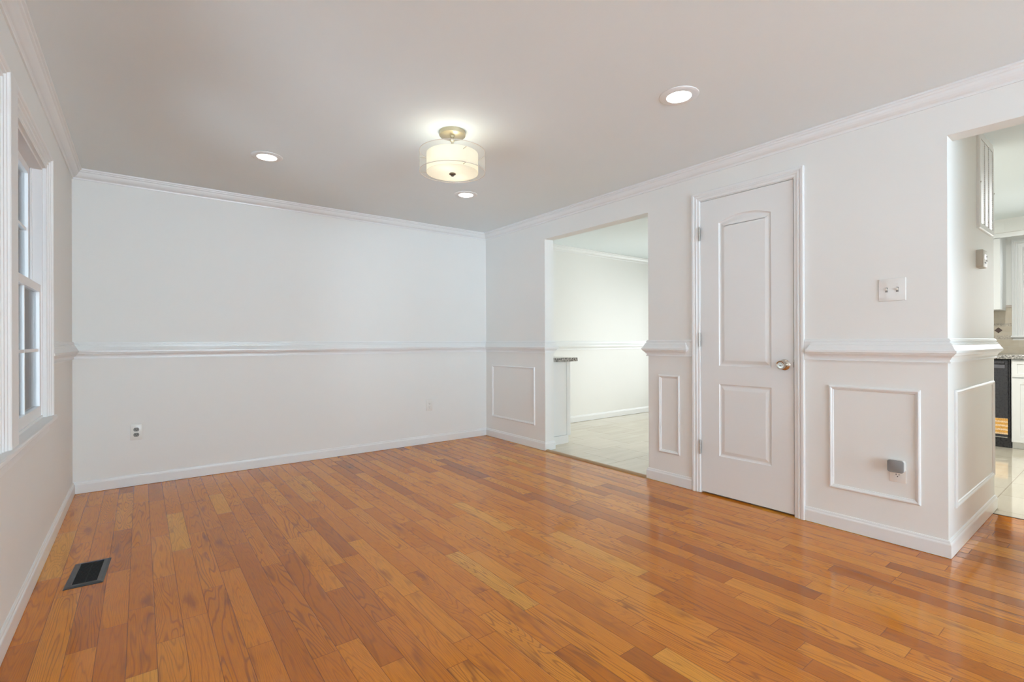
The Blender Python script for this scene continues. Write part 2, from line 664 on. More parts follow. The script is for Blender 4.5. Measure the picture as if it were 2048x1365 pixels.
def wall_with_holes(bm, a0, a1, z0, z1, holes, put):
    """rectangular wall a0..a1 x z0..z1 with holes [(a0,a1,z0,z1)], put(a0,a1,z0,z1) adds a box"""
    cuts = sorted({a0, a1, *[h[0] for h in holes], *[h[1] for h in holes]})
    for p, q in zip(cuts, cuts[1:]):
        hs = sorted([(h[2], h[3]) for h in holes if h[0] <= p + 1e-6 and h[1] >= q - 1e-6])
        z = z0
        for b, t in hs:
            if b > z + 1e-6:
                put(p, q, z, b)
            z = t
        if z < z1 - 1e-6:
            put(p, q, z, z1)


# ================================================================ room shell
bm = bmesh.new()
add_box(bm, -0.11, W + 0.02, REAR - 0.11, 0.11, -0.12, 0.0)
add_box(bm, W + 0.02, 4.52, HALL - 0.11, COLY + 0.05, -0.12, 0.0)
struct(obj('floor', bm, 'oak'), 'glossy honey-brown oak strip floor of the empty dining room', 'wood floor')
bm = bmesh.new()
add_box(bm, W + 0.02, EAST + 0.11, COLY + 0.05, 0.11, -0.12, -0.001)
add_box(bm, 4.52, EAST + 0.11, HALL - 0.11, COLY + 0.05, -0.12, -0.001)
struct(obj('floor_kitchen', bm, 'tile'), 'polished cream travertine tile floor of the kitchen beyond the openings', 'tile floor')
bm = bmesh.new()
add_box(bm, -0.11, W + WT, REAR - 0.11, 0.11, H, H + 0.1)
add_box(bm, W + WT, EAST + 0.11, HALL - 0.11, 0.11, H, H + 0.1)
struct(obj('ceiling', bm, 'ceiling'), 'flat white ceiling with recessed lights and drum lamp', 'ceiling')

bm = bmesh.new()
add_box(bm, -0.11, W + 0.055, 0, 0.11, 0, H)
struct(obj('wall_back', bm, 'wall'), 'pale grey-white far wall with two outlets below a chair rail', 'wall')
bm = bmesh.new()
add_box(bm, W + 0.055, EAST + 0.11, 0, 0.11, 0, H)
struct(obj('wall_kitchen_back', bm, 'wall'), 'bright white kitchen wall seen through the doorless opening', 'wall')

WA = (-2.07, -1.303)
WB = (-3.078, -2.311)
WZ = (0.700, 1.918)
bm = bmesh.new()
wall_with_holes(bm, REAR, 0.0, 0, H, [(WB[0], WB[1], *WZ), (WA[0], WA[1], *WZ)],
                lambda a, b, c, d: add_box(bm, -0.11, 0, a, b, c, d))
struct(obj('wall_left', bm, 'wall'), 'pale wall on the left holding the two tall white windows', 'wall')

bm = bmesh.new()
wall_with_holes(bm, COLY, 0.0, 0, H, [(D1, D0, 0, DZ), (OP1, OP0, 0, OPZ)],
                lambda a, b, c, d: add_box(bm, W, W + WT, a, b, c, d))
add_box(bm, W, W + WT, -4.55, COLY, HZ, H)
R5 = (-7.75, -5.65, 0.55, 2.12)
wall_with_holes(bm, REAR, -4.55, 0, H, [R5], lambda a, b, c, d: add_box(bm, W, W + WT, a, b, c, d))  # unseen stretch of wall, added to keep rear-window light off the closet end
struct(obj('wall_right', bm, 'wall'), 'pale wall with the doorless kitchen opening and the closet door', 'wall')

bm = bmesh.new()
add_box(bm, W + WT, COLX, COLY, COLY + 0.11, 0, H)
add_box(bm, COLX - 0.11, COLX, COLY + 0.11, -2.34, 0, H)
add_box(bm, W + WT, COLX, -2.34, OP1 - 0.003, 0, H)
struct(obj('wall_closet', bm, 'wall'), 'closet wall turning the corner toward the kitchen, thermostat on it', 'wall')

KW = (-4.95, -3.765, 1.105, 2.045)
SD = (-2.25, -0.60, 0.0, 2.06)
bm = bmesh.new()
wall_with_holes(bm, HALL - 0.11, 0.0, 0, H, [(KW[0], KW[1], KW[2], KW[3]), (SD[0], SD[1], SD[2], SD[3])],
                lambda a, b, c, d: add_box(bm, EAST, EAST + 0.11, a, b, c, d))
struct(obj('wall_east', bm, 'wall'), 'far kitchen wall behind the dishwasher and cabinets', 'wall')
bm = bmesh.new()
add_box(bm, W + WT, EAST, HALL - 0.11, HALL, 0, H)
struct(obj('wall_passage', bm, 'wall'), 'pale wall closing the kitchen passage behind the camera', 'wall')
RW = (0.25, 3.35, 0.25, 2.15)
bm = bmesh.new()
wall_with_holes(bm, -0.11, W + WT, 0, H, [RW],
                lambda a, b, c, d: add_box(bm, a, b, REAR - 0.11, REAR, c, d))
struct(obj('wall_rear', bm, 'wall'), 'pale wall behind the camera with an added wide window', 'wall')

# ---------------------------------------------------------------- mouldings
plan = lambda a, b, h: (a, b, h)
CROWN = [(0, 2.216), (0.007, 2.216), (0.009, 2.225), (0.013, 2.229), (0.020, 2.232), (0.029, 2.240), (0.036, 2.251),
         (0.040, 2.262), (0.047, 2.266), (0.049, 2.273), (0.056, 2.276), (0.057, H - 0.0005), (0, H - 0.0005)]
BASE = [(0, 0.002), (0.013, 0.002), (0.013, 0.064), (0.0115, 0.069), (0.0085, 0.073), (0.0075, 0.079), (0.005, 0.084), (0, 0.085)]
PLATE = [(0, 0.948), (0.0125, 0.948), (0.0125, 0.9535), (0.0095, 0.956), (0.0095, 1.053), (0.0125, 1.055), (0.0125, 1.060),
         (0.009, 1.062), (0.009, 1.066), (0.005, 1.070), (0, 1.070)]
NOSE = [(0.009, 0.966), (0.0145, 0.966), (0.016, 0.972), (0.020, 0.979), (0.027, 0.984), (0.029, 0.989), (0.033, 0.990),
        (0.034, 0.995), (0.0385, 0.997), (0.0385, 1.008), (0.034, 1.011), (0.029, 1.020), (0.024, 1.031), (0.0205, 1.035),
        (0.0205, 1.041), (0.016, 1.043), (0.016, 1.048), (0.009, 1.050)]

E4 = 0.0006
bm = bmesh.new()
sweep(bm, [(W, REAR + 0.001), (W, 0), (0, 0), (0, REAR + 0.001)], CROWN, plan)
struct(obj('trim_1', bm, 'trim'), 'white crown moulding along the top of the dining room walls', 'crown moulding')
bm = bmesh.new()
sweep(bm, [(EAST - 0.001, -E4), (W + WT, -E4), (W + WT, OP0 + 0.3)], CROWN, plan)
struct(obj('trim_2', bm, 'trim'), 'white crown moulding in the kitchen seen through the opening', 'crown moulding')

bm = bmesh.new()
pa = [(W + WT, -0.93), (W + WT, OP0), (W, OP0), (W, 0), (0, 0), (0, -1.2345)]
sweep(bm, pa, PLATE, plan)
sweep(bm, pa, NOSE, plan)
struct(obj('trim_3', bm, 'trim'), 'long white chair rail running round the far corner to the window', 'chair rail')
bm = bmesh.new()
pa = [(EAST - 0.001, 0), (W + WT + 0.001, 0)]
sweep(bm, pa, PLATE, plan)
sweep(bm, pa, NOSE, plan)
struct(obj('trim_4', bm, 'trim'), 'white chair rail on the bright kitchen wall', 'chair rail')
bm = bmesh.new()
sweep(bm, [(W, -2.606), (W, OP1), (W + WT, OP1), (W + WT, OP1 - 0.1)], PLATE, plan)
sweep(bm, [(W + 0.006, -2.542), (W, -2.542), (W, OP1), (W + WT, OP1), (W + WT, OP1 - 0.1)], NOSE, plan)
struct(obj('trim_5', bm, 'trim'), 'short white chair rail between the opening and the closet door', 'chair rail')
bm = bmesh.new()
sweep(bm, [(COLX, COLY + 0.1), (COLX, COLY), (W, COLY), (W, -3.3445)], PLATE, plan)
sweep(bm, [(COLX, COLY + 0.1), (COLX, COLY), (W, COLY), (W, -3.398), (W + 0.006, -3.398)], NOSE, plan)
struct(obj('trim_6', bm, 'trim'), 'white chair rail wrapping the wall corner right of the closet door', 'chair rail')

bm = bmesh.new()
sweep(bm, [(W, OP0), (W, 0), (0, 0)], BASE, plan)
sweep(bm, [(W + WT, -0.945), (W + WT, OP0), (W, OP0), (W, OP0 + 0.002)], BASE, plan)
struct(obj('baseboard_back', bm, 'trim'), 'white baseboard along the far wall and corner', 'baseboard')
bm = bmesh.new()
sweep(bm, [(0, -0.0132), (0, REAR + 0.001)], BASE, plan)
struct(obj('baseboard_left', bm, 'trim'), 'white baseboard under the windows on the left', 'baseboard')
bm = bmesh.new()
sweep(bm, [(W, -2.606), (W, OP1), (W + WT, OP1), (W + WT, OP1 - 0.1)], BASE, plan)
struct(obj('baseboard_right', bm, 'trim'), 'short white baseboard between the opening and closet door', 'baseboard')
bm = bmesh.new()
sweep(bm, [(COLX, COLY + 0.1), (COLX, COLY), (W, COLY), (W, -3.3445)], BASE, plan)
struct(obj('baseboard_corner', bm, 'trim'), 'white baseboard wrapping the wall corner beside the closet door', 'baseboard')
bm = bmesh.new()
sweep(bm, [(EAST - 0.001, 0), (3.99, 0)], BASE, plan)
struct(obj('baseboard_kitchen', bm, 'trim'), 'white baseboard on the bright kitchen wall', 'baseboard')

rwall = lambda a, b, h: (W - h, a, b)
PANEL = [(0, -0.0005), (0, 0.005), (0.003, 0.010), (0.008, 0.0125), (0.013, 0.011), (0.017, 0.007), (0.022, 0.005), (0.024, -0.0005)]


def panel(name, fmap, a0, a1, z0, z1, label):
    b = bmesh.new()
    sweep(b, [(a0, z0), (a1, z0), (a1, z1), (a0, z1)], PANEL, fmap, True)
    return struct(obj(name, b, 'trim'), label, 'panel moulding')


panel('trim_7', rwall, -0.862, -0.120, 0.226, 0.804, 'wide picture-frame moulding left of the kitchen opening')
panel('trim_8', rwall, -2.503, -2.322, 0.224, 0.808, 'narrow picture-frame moulding beside the closet door hinges')
panel('trim_9', rwall, -3.881, -3.470, 0.226, 0.808, 'picture-frame moulding around the outlet with plugged-in device')
panel('trim_10', lambda a, b, h: (a, COLY - h, b), 3.632, 4.612, 0.215, 0.808, 'picture-frame moulding on the closet wall end below thermostat')

# door casing
CAS = [(0, 0), (0, 0.008), (0.003, 0.0105), (0.017, 0.0115), (0.020, 0.015), (0.028, 0.0155), (0.031, 0.0125), (0.036, 0.0145),
       (0.041, 0.0185), (0.053, 0.0195), (0.057, 0.017), (0.057, 0)]
bm = bmesh.new()
sweep(bm, [(D1, 0.001), (D1, DZ), (D0, DZ), (D0, 0.001)], CAS, rwall)
# jamb lining with stop
for y0, y1 in ((D1, D1 + 0.0035), (D0 - 0.0035, D0)):
    add_box(bm, W, W + WT, y0, y1, 0, DZ)
add_box(bm, W, W + WT, D1, D0, DZ - 0.0035, DZ)
for y0, y1 in ((D1, D1 + 0.014), (D0 - 0.014, D0)):
    add_box(bm, W + 0.042, W + 0.075, y0, y1, 0, DZ)
add_box(bm, W + 0.042, W + 0.075, D1, D0, DZ - 0.014, DZ)
struct(obj('trim_11', bm, 'trim'), 'white ribbed door casing framing the closet door', 'door casing')

# wood threshold and dark tile transition
bm = bmesh.new()
sweep(bm, [(W + 0.0275, OP1 + 0.002), (W + 0.0275, OP0 - 0.002)],
      [(0, 0.0), (0.0, 0.011), (0.004, 0.0135), (0.020, 0.0125), (0.034, 0.008), (0.044, 0.002), (0.044, 0)], plan)
struct(obj('trim_12', bm, 'oak_strip'), 'light brown wooden threshold strip in the kitchen opening', 'threshold')
bm = bmesh.new()
add_box(bm, 4.512, 4.522, HALL + 0.001, COLY - 0.014, -0.001, 0.0022)
struct(obj('trim_13', bm, 'dark_line'), 'thin dark transition strip between wood and tile by corner', 'transition strip')


# ================================================================ closet door (arched two-panel)
def arch_outline(y0, y1, z0, z1, rise, seg=18):
    """outline of a panel, arched top if rise>0, in (y,z), counter-clockwise with y increasing"""
    pts = [(y0, z0), (y1, z0)]
    if rise <= 0:
        pts += [(y1, z1), (y0, z1)]
        return pts
    for i in range(seg + 1):
        t = i / seg
        yy = y1 + (y0 - y1) * t
        pts.append((yy, z1 + rise * (1 - (2 * t - 1) ** 2)))
    return pts


def inset_loop(pts, d):
    P = [Vector(p) for p in pts]
    n = len(P)
    out = []
    for i in range(n):
        d1 = (P[i] - P[i - 1]).normalized()
        d2 = (P[(i + 1) % n] - P[i]).normalized()
        n1, n2 = Vector((-d1.y, d1.x)), Vector((-d2.y, d2.x))
        m = (n1 + n2) / (1 + n1.dot(n2))
        out.append((P[i].x + m.x * d, P[i].y + m.y * d))
    return out


def panelled_front(bm, a0, a1, z0, z1, thick, panels, steps, fmap):
    """slab with moulded panels. fmap(a, z, depth behind the front face)"""
    def loop(pts, dep):
        return [bm.verts.new(fmap(a, z, dep)) for a, z in pts]
    outer = loop([(a0, z0), (a1, z0), (a1, z1), (a0, z1)], 0)
    edges = [bm.edges.new((outer[i], outer[(i + 1) % 4])) for i in range(4)]
    for pts in panels:
        prev = loop(pts, 0)
        edges += [bm.edges.new((prev[i], prev[(i + 1) % len(prev)])) for i in range(len(prev))]
        for d, dep in steps:
            cur = loop(inset_loop(pts, d), dep)
            k = len(cur)
            for i in range(k):
                bm.faces.new((prev[i], prev[(i + 1) % k], cur[(i + 1) % k], cur[i]))
            prev = cur
        bm.faces.new(prev)
    bmesh.ops.triangle_fill(bm, use_beauty=True, use_dissolve=False, edges=edges)
    back = loop([(a0, z0), (a1, z0), (a1, z1), (a0, z1)], thick)
    for i in range(4):
        bm.faces.new((outer[i], outer[(i + 1) % 4], back[(i + 1) % 4], back[i]))
    bm.faces.new(back)


DOORX = W + 0.0015
bm = bmesh.new()
panelled_front(bm, D1 + 0.0065, D0 - 0.0045, 0.012, DZ - 0.0065, 0.035,
               [arch_outline(-3.150, -2.804, 0.892, 1.866, 0.036), arch_outline(-3.150, -2.804, 0.277, 0.768, 0)],
               [(0.004, 0.0045), (0.010, 0.0075), (0.016, 0.0078), (0.036, 0.0022), (0.040, 0.0018)],
               lambda a, z, dep: (DOORX + dep, a, z))
door = struct(obj('door_1', bm, 'door'), 'closed white two-panel closet door with arched upper panel and knob', 'door')


def cyl(bm, p0, p1, r, seg=24):
    p0, p1 = Vector(p0), Vector(p1)
    d = p1 - p0
    q = d.to_track_quat('Z', 'Y').to_matrix().to_4x4()
    b2 = bmesh.new()
    lathe(b2, [(0, 0), (r, 0), (r, d.length), (0, d.length)], seg)
    merge(bm, b2, Matrix.Translation(p0) @ q)


TOX = Matrix.Rotation(-PI / 2, 4, 'Y')    # lathe axis z -> -x (out of the right wall)


def lathe_at(prof, loc, rotm, seg=40):
    b2 = bmesh.new()
    lathe(b2, prof, seg)
    b = bmesh.new()
    merge(b, b2, Matrix.Translation(loc) @ rotm)
    return b


kb = (DOORX, -3.2285, 0.914)
ros = obj('rosette', lathe_at([(0, 0), (0.033, 0), (0.0335, 0.003), (0.031, 0.006), (0.022, 0.009), (0.014, 0.011), (0, 0.011)], kb, TOX), 'nickel', door, 35)
knob = obj('knob', lathe_at([(0, 0.0105), (0.0125, 0.0105), (0.0115, 0.024), (0.014, 0.029), (0.022, 0.034), (0.0262, 0.041), (0.0268, 0.049),
                             (0.0245, 0.058), (0.0235, 0.060), (0.0195, 0.0585), (0.0185, 0.056), (0.009, 0.0555), (0.0085, 0.0585),
                             (0.0, 0.0590)], kb, TOX), 'nickel', door, 35)
knob['label'] = 'satin nickel round door knob'
b = bmesh.new()
add_box(b, kb[0] - 0.0595, kb[0] - 0.0583, kb[1] - 0.0012, kb[1] + 0.0012, kb[2] - 0.0055, kb[2] + 0.0055)
add_box(b, kb[0] - 0.0592, kb[0] - 0.0583, kb[1] - 0.0045, kb[1] + 0.0045, kb[2] - 0.001, kb[2] + 0.001)
obj('keyhole', b, 'slot', knob)
for z in (1.810, 1.070, 0.320):
    b = bmesh.new()
    hy = D0 - 0.001
    for k in range(5):
        zz = z - 0.046 + k * 0.0186
        cyl(b, (W - 0.0135, hy, zz), (W - 0.0135, hy, zz + 0.0176), 0.0062, 16)
    cyl(b, (W - 0.0135, hy, z - 0.050), (W - 0.0135, hy, z + 0.051), 0.0042, 12)
    add_box(b, W - 0.0125, W + 0.0045, hy - 0.0012, hy - 0.0002, z - 0.045, z + 0.045)
    obj('hinge', b, 'hinge', door, 35)
b = bmesh.new()
add_box(b, W - 0.0012, W + 0.026, D1 + 0.0034, D1 + 0.0050, 0.884, 0.948)
add_box(b, W - 0.0062, W + 0.0005, D1 - 0.0005, D1 + 0.0048, 0.900, 0.932)
obj('strike_plate', b, 'pewter', door)


# ================================================================ windows
def flutes(w, hi, lo):
    """stepped, reeded casing profile: offset outward from the opening, height off the wall"""
    return [(0, 0), (0, lo), (w * .10, lo), (w * .14, lo + .0025), (w * .22, lo + .0025), (w * .26, lo - .002), (w * .34, lo - .001),
            (w * .40, lo + .006), (w * .50, lo + .007), (w * .54, lo + .003), (w * .62, lo + .004), (w * .68, lo + .011),
            (w * .78, lo + .012), (w * .82, hi - .003), (w * .88, hi), (w * .97, hi), (w, hi - .003), (w, 0)]


def double_hung(name, fmap, a0, a1, z0, z1, label, cas_w=0.07, hi=0.035, lo=0.015, apron=True, cols=2, depth=0.11, sill=None):
    """fmap(a, z, out) ; out is metres into the room from the wall face"""
    root = empty(name, fmap((a0 + a1) / 2, z0, 0))
    struct(root, label, 'window')
    inv = Matrix.Translation(-Vector(root.location))

    def box(b, p0, p1, q0, q1, o0, o1):
        c0, c1 = fmap(p0, q0, o0), fmap(p1, q1, o1)
        add_box(b, c0[0], c1[0], c0[1], c1[1], c0[2], c1[2])

    def put(nm, b, mat, parent, sm=False):
        bmesh.ops.transform(b, matrix=inv, verts=list(b.verts))
        return obj(nm, b, mat, parent, sm)
    # casing
    b = bmesh.new()
    sweep(b, [(a1, z0 - 0.001), (a1, z1), (a0, z1), (a0, z0 - 0.001)][::-1] if True else [], flutes(cas_w, hi, lo),
          lambda a, z, h: fmap(a, z, h))
    put('casing', b, 'trim', root)
    # stool and apron
    b = bmesh.new()
    s0_, s1_ = sill or (a0 - cas_w - 0.006, a1 + cas_w + 0.006)
    box(b, s0_, s1_, z0 - 0.020, z0, -0.02, hi + 0.012)
    bmesh.ops.bevel(b, geom=[e for e in b.edges if e.calc_length() > 0.3], offset=0.005, segments=2, affect='EDGES', profile=0.5)
    if apron:
        box(b, s0_, s1_, z0 - 0.078, z0 - 0.018, 0.0, 0.016)
    put('window_sill', b, 'trim', root)
    # vinyl frame lining with tracks
    b = bmesh.new()
    t = 0.012
    box(b, a0, a0 + t, z0, z1, -depth, 0.002)
    box(b, a1 - t, a1, z0, z1, -depth, 0.002)
    box(b, a0 + t, a1 - t, z1 - t, z1, -depth, 0.002)
    box(b, a0 + t, a1 - t, z0 - 0.0005, z0 + t, -depth, 0.0015)
    for aa, s in ((a0 + t, 1), (a1 - t, -1)):
        for o in (-0.036, -0.074):
            box(b, aa, aa + s * 0.008, z0, z1, o - 0.003, o + 0.003)
    put('window_frame', b, 'vinyl', root)
    zm = (z0 + z1) / 2 + 0.013

    def sash(nm, s0, s1, o):
        b = bmesh.new()
        st, th = 0.036, 0.028
        A0, A1 = a0 + t, a1 - t
        bot = st + (0.012 if s0 < zm - 0.2 else 0)
        A0, A1 = A0 + 0.0004, A1 - 0.0004
        for q in ((A0, A0 + st, s0, s1), (A1 - st, A1, s0, s1), (A0 + st, A1 - st, s1 - st, s1), (A0 + st, A1 - st, s0, s0 + bot)):
            box(b, *q, o - th, o)
        for k in range(1, cols):
            c = A0 + (A1 - A0) * k / cols
            box(b, c - 0.007, c + 0.007, s0 + bot, s1 - st, o - 0.020, o - 0.006)
        zc = (s0 + s1) / 2
        box(b, A0 + st, A1 - st, zc - 0.007, zc + 0.007, o - 0.0195, o - 0.0065)
        r = put(nm, b, 'vinyl', root)
        g = bmesh.new()
        box(g, A0 + st - 0.003, A1 - st + 0.003, s0 + bot - 0.003, s1 - st + 0.003, o - 0.015, o - 0.012)
        gg = put('glass', g, 'glass', r)
        return r
    sash('upper_sash', zm - 0.022, z1 - t, -0.042)
    sash('lower_sash', z0 + t, zm + 0.022, -0.004)
    return root


lmap = lambda a, z, o: (o, a, z)
double_hung('window_1', lmap, WA[0], WA[1], *WZ, 'white double-hung window nearest the far corner, ribbed casing', sill=(-2.192, -1.227))
double_hung('window_2', lmap, WB[0], WB[1], *WZ, 'white window cut by the left edge of the photo', sill=(-3.154, -2.1925))
bm = bmesh.new()
add_box(bm, 0.0, 0.035, -2.2415, -2.1395, 0.7005, 1.988)
struct(obj('trim_15', bm, 'trim'), 'flat white mullion board between the two left windows', 'mullion')
emap = lambda a, z, o: (EAST - o, a, z)
double_hung('window_3', emap, KW[0], KW[1], KW[2], KW[3], 'white kitchen window above the counter past the wall corner',
            cas_w=0.066, hi=0.022, lo=0.012, apron=False, cols=3)


def big_glazing(name, fmap, a0, a1, z0, z1, label, cat, leaves):
    root = empty(name, fmap((a0 + a1) / 2, z0, 0))
    struct(root, label, cat)
    inv = Matrix.Translation(-Vector(root.location))

    def box(b, p0, p1, q0, q1, o0, o1):
        c0, c1 = fmap(p0, q0, o0), fmap(p1, q1, o1)
        add_box(b, c0[0], c1[0], c0[1], c1[1], c0[2], c1[2])
    b = bmesh.new()
    for q in ((a0, a0 + .03, z0, z1), (a1 - .03, a1, z0, z1), (a0, a1, z1 - .03, z1), (a0, a1, z0, z0 + .03)):
        box(b, *q, -0.11, 0.0)
    for q in ((a0 - .07, a0, z0, z1 + .07), (a1, a1 + .07, z0, z1 + .07), (a0, a1, z1, z1 + .07)):
        box(b, *q, 0.0, 0.016)
    for k in range(leaves):
        s0 = a0 + .03 + (a1 - a0 - .06) * k / leaves
        s1 = a0 + .03 + (a1 - a0 - .06) * (k + 1) / leaves
        for q in ((s0, s0 + .05, z0 + .03, z1 - .03), (s1 - .05, s1, z0 + .03, z1 - .03), (s0, s1, z1 - .08, z1 - .03), (s0, s1, z0 + .03, z0 + .09)):
            box(b, *q, -0.07, -0.035)
    bmesh.ops.transform(b, matrix=inv, verts=list(b.verts))
    f = obj('frame', b, 'vinyl', root)
    g = bmesh.new()
    box(g, a0 + .05, a1 - .05, z0 + .06, z1 - .06, -0.055, -0.051)
    bmesh.ops.transform(g, matrix=inv, verts=list(g.verts))
    obj('glass', g, 'glass', root)


big_glazing('door_2', emap, SD[0], SD[1], SD[2], SD[3], 'sliding glass patio door lighting the kitchen wall', 'door', 2)
rmap = lambda a, z, o: (a, REAR + o, z)
big_glazing('added_window_5', lambda a, z, o: (W - o, a, z), *R5, 'added wide window in the right-hand wall behind the camera, for fill light', 'window', 3)  # unseen, added to light the left wall and ceiling
big_glazing('added_window_4', rmap, *RW, 'added wide picture window in the wall behind the camera, for daylight', 'window', 3)  # added out of view to bring soft daylight in from the rear


# ================================================================ ceiling lights
def recessed(loc, label, first=None):
    if first:
        r = first.copy()
        COL.objects.link(r)
        r.location = loc
        for ch in first.children:
            c = ch.copy()
            COL.objects.link(c)
            c.parent = r
        r['label'] = label
        return r
    r = empty('recessed_light', loc)
    tag(r, label, 'ceiling light', 'recessed lights in the ceiling')
    b = bmesh.new()
    lathe(b, [(0.060, -0.0075), (0.063, -0.0065), (0.075, -0.0068), (0.088, -0.0050), (0.0945, -0.0025), (0.0950, -0.0002), (0.058, -0.0002), (0.058, -0.005), (0.060, -0.0075)], 64)
    ring = obj('trim_ring', b, 'trim', r, 35)
    b = bmesh.new()
    lathe(b, [(0, -0.0060), (0.0595, -0.0060), (0.0595, -0.0035), (0, -0.0035)], 64)
    obj('lens', b, 'lens', r)
    return r


r0 = recessed((1.045, -1.062, H), 'small round recessed light nearest the left wall')
recessed((2.532, -1.140, H), 'small round recessed light just behind the drum lamp', r0)
recessed((2.520, -3.160, H), 'large-looking recessed light above the closet door, nearest the camera', r0)

def kitchen_fill(root, watts):  # fill for the kitchen, carried by added recessed lights out of view
    l = bpy.data.lights.new('kitchen_fill', 'AREA')
    l.shape = 'DISK'
    l.size = 0.11
    l.energy = watts
    l.color = (1.0, 0.97, 0.92)
    o = bpy.data.objects.new('kitchen_fill', l)
    o.parent = root
    o.location = (0, 0, -0.0075)
    COL.objects.link(o)


kitchen_fill(recessed((5.6, -1.6, H), 'added recessed fill light in the kitchen ceiling, out of view past the opening', r0), 3.0)  # this fixture and the next are added only to brighten the kitchen
kitchen_fill(recessed((5.6, -3.72, H), 'added unseen recessed fill light in the kitchen ceiling near the sink window', r0), 46.0)

FX = (1.830, -2.118, H)
fix = tag(empty('ceiling_lamp', FX), 'lit flush-mount ceiling lamp with double drum shade and gold canopy', 'ceiling lamp')


def fpart(name, prof, mat, parent=fix, sm=35, seg=72):
    b = bmesh.new()
    lathe(b, prof, seg)
    return obj(name, b, mat, parent, sm)


fpart('canopy', [(0, -0.0001), (0.076, -0.0001), (0.076, -0.019), (0.0755, -0.0225), (0.073, -0.0238), (0.014, -0.0255), (0.012, -0.030), (0, -0.030)], 'champagne')
fpart('stem', [(0, -0.029), (0.010, -0.029), (0.010, -0.040), (0.016, -0.046), (0.016, -0.052), (0.008, -0.060), (0.008, -0.190), (0, -0.190)], 'champagne')
R_O, R_I = 0.190, 0.1495
sh = fpart('outer_shade', [(R_O, -0.236), (R_O, -0.118), (R_O - 0.0012, -0.118), (R_O - 0.0012, -0.236), (R_O, -0.236)], 'sheer')
sh['label'] = 'sheer see-through outer drum shade'
for z in (-0.119, -0.2355):
    b = bmesh.new()
    for i in range(72):
        a0, a1 = 2 * PI * i / 72, 2 * PI * (i + 1) / 72
        for rr0, rr1, z0, z1 in (((R_O - .0022), R_O + .0006, z - .0014, z + .0014),):
            v = []
            for a in (a0, a1):
                v.append([b.verts.new((r * math.cos(a), r * math.sin(a), zz)) for r, zz in ((rr0, z0), (rr1, z0), (rr1, z1), (rr0, z1))])
            for j in range(4):
                b.faces.new((v[0][j], v[0][(j + 1) % 4], v[1][(j + 1) % 4], v[1][j]))
    obj('shade_rim', b, 'mosaic_bead', sh)
inn = fpart('inner_shade', [(R_I, -0.240), (R_I, -0.130), (R_I - 0.0015, -0.130), (R_I - 0.0015, -0.240), (R_I, -0.240)], 'inner_shade')
for k in range(3):
    a = 2 * PI * k / 3 + 0.4
    c, s = math.cos(a), math.sin(a)
    b = bmesh.new()
    cyl(b, (0.006 * c, 0.006 * s, -0.150), ((R_O - 0.001) * c, (R_O - 0.001) * s, -0.150), 0.0016, 8)
    obj('spider_arm', b, 'champagne', fix)
    b = bmesh.new()
    cyl(b, (R_I * c, R_I * s, -0.2345), ((R_O - 0.001) * c, (R_O - 0.001) * s, -0.2345), 0.0012, 8)
    obj('spacer_rod', b, 'champagne', fix)
fpart('diffuser', [(0, -0.2425), (0.07, -0.2415), (R_I - 0.003, -0.2385), (R_I - 0.003, -0.2365), (0.07, -0.2395), (0, -0.2405)], 'diffuser')
fpart('finial', [(0, -0.2420), (0.018, -0.2420), (0.0195, -0.2450), (0.019, -0.2490), (0.013, -0.2520), (0.009, -0.2530), (0.0095, -0.2560), (0.007, -0.2590), (0, -0.2600)], 'pewter')
for k in range(2):
    a = PI * k + 0.7
    l = bpy.data.lights.new('lamp_bulb', 'POINT')
    l.energy = 0.60
    l.color = (1.0, 0.93, 0.80)
    l.shadow_soft_size = 0.028
    lo = bpy.data.objects.new('lamp_bulb', l)
    lo.parent = fix
    lo.location = (0.075 * math.cos(a), 0.075 * math.sin(a), -0.165)
    COL.objects.link(lo)


# ================================================================ outlets and switches
# built in a local frame: plate in the local x (width) / z (height) plane, facing local -y
def outlet(name, loc, rz, label, group, sock='plastic', lower_only=False):
    root = tag(empty(name, loc, rz), label, 'outlet', group)
    b = bmesh.new()
    add_rbox(b, -0.035, 0.035, -0.0055, 0.0, -0.0575, 0.0575, 0.0022, 2)
    cyl(b, (0, -0.0062, 0), (0, -0.004, 0), 0.0032, 12)
    obj('cover_plate', b, 'plastic', root, 30)
    for zc in (0.0195, -0.0195):
        b = bmesh.new()
        pts = []
        for i in range(32):
            a = 2 * PI * i / 32
            pts.append((0.0172 * math.cos(a), max(-0.0140, min(0.0140, 0.0172 * math.sin(a)))))
        fr = [b.verts.new((x, -0.0072, zc + z)) for x, z in pts]
        bk = [b.verts.new((x, -0.0050, zc + z)) for x, z in pts]
        for i in range(32):
            b.faces.new((fr[i], fr[(i + 1) % 32], bk[(i + 1) % 32], bk[i]))
        b.faces.new(fr)
        b.faces.new(bk)
        so = obj('socket', b, sock, root)
        b = bmesh.new()
        for x, hh in ((-0.0063, 0.0042), (0.0063, 0.0034)):
            add_box(b, x - 0.0013, x + 0.0013, -0.0077, -0.0070, zc + 0.0028 - hh, zc + 0.0028 + hh)
        cyl(b, (0, -0.0077, zc - 0.0078), (0, -0.0070, zc - 0.0078), 0.0026, 12)
        obj('slots', b, 'slot', so)
    return root


outlet('wall_outlet', (0.354, 0, 0.3975), 0, 'white outlet with grey sockets low on far wall, left end', 'far wall outlets', 'grey_socket')
outlet('wall_outlet', (2.784, 0, 0.3975), 0, 'all-white outlet low on far wall, toward the right corner', 'far wall outlets')
outlet('wall_outlet', (W, -3.787, 0.381), -PI / 2, 'white outlet inside the wall panel, partly covered by grey device', 'panel wall outlet')

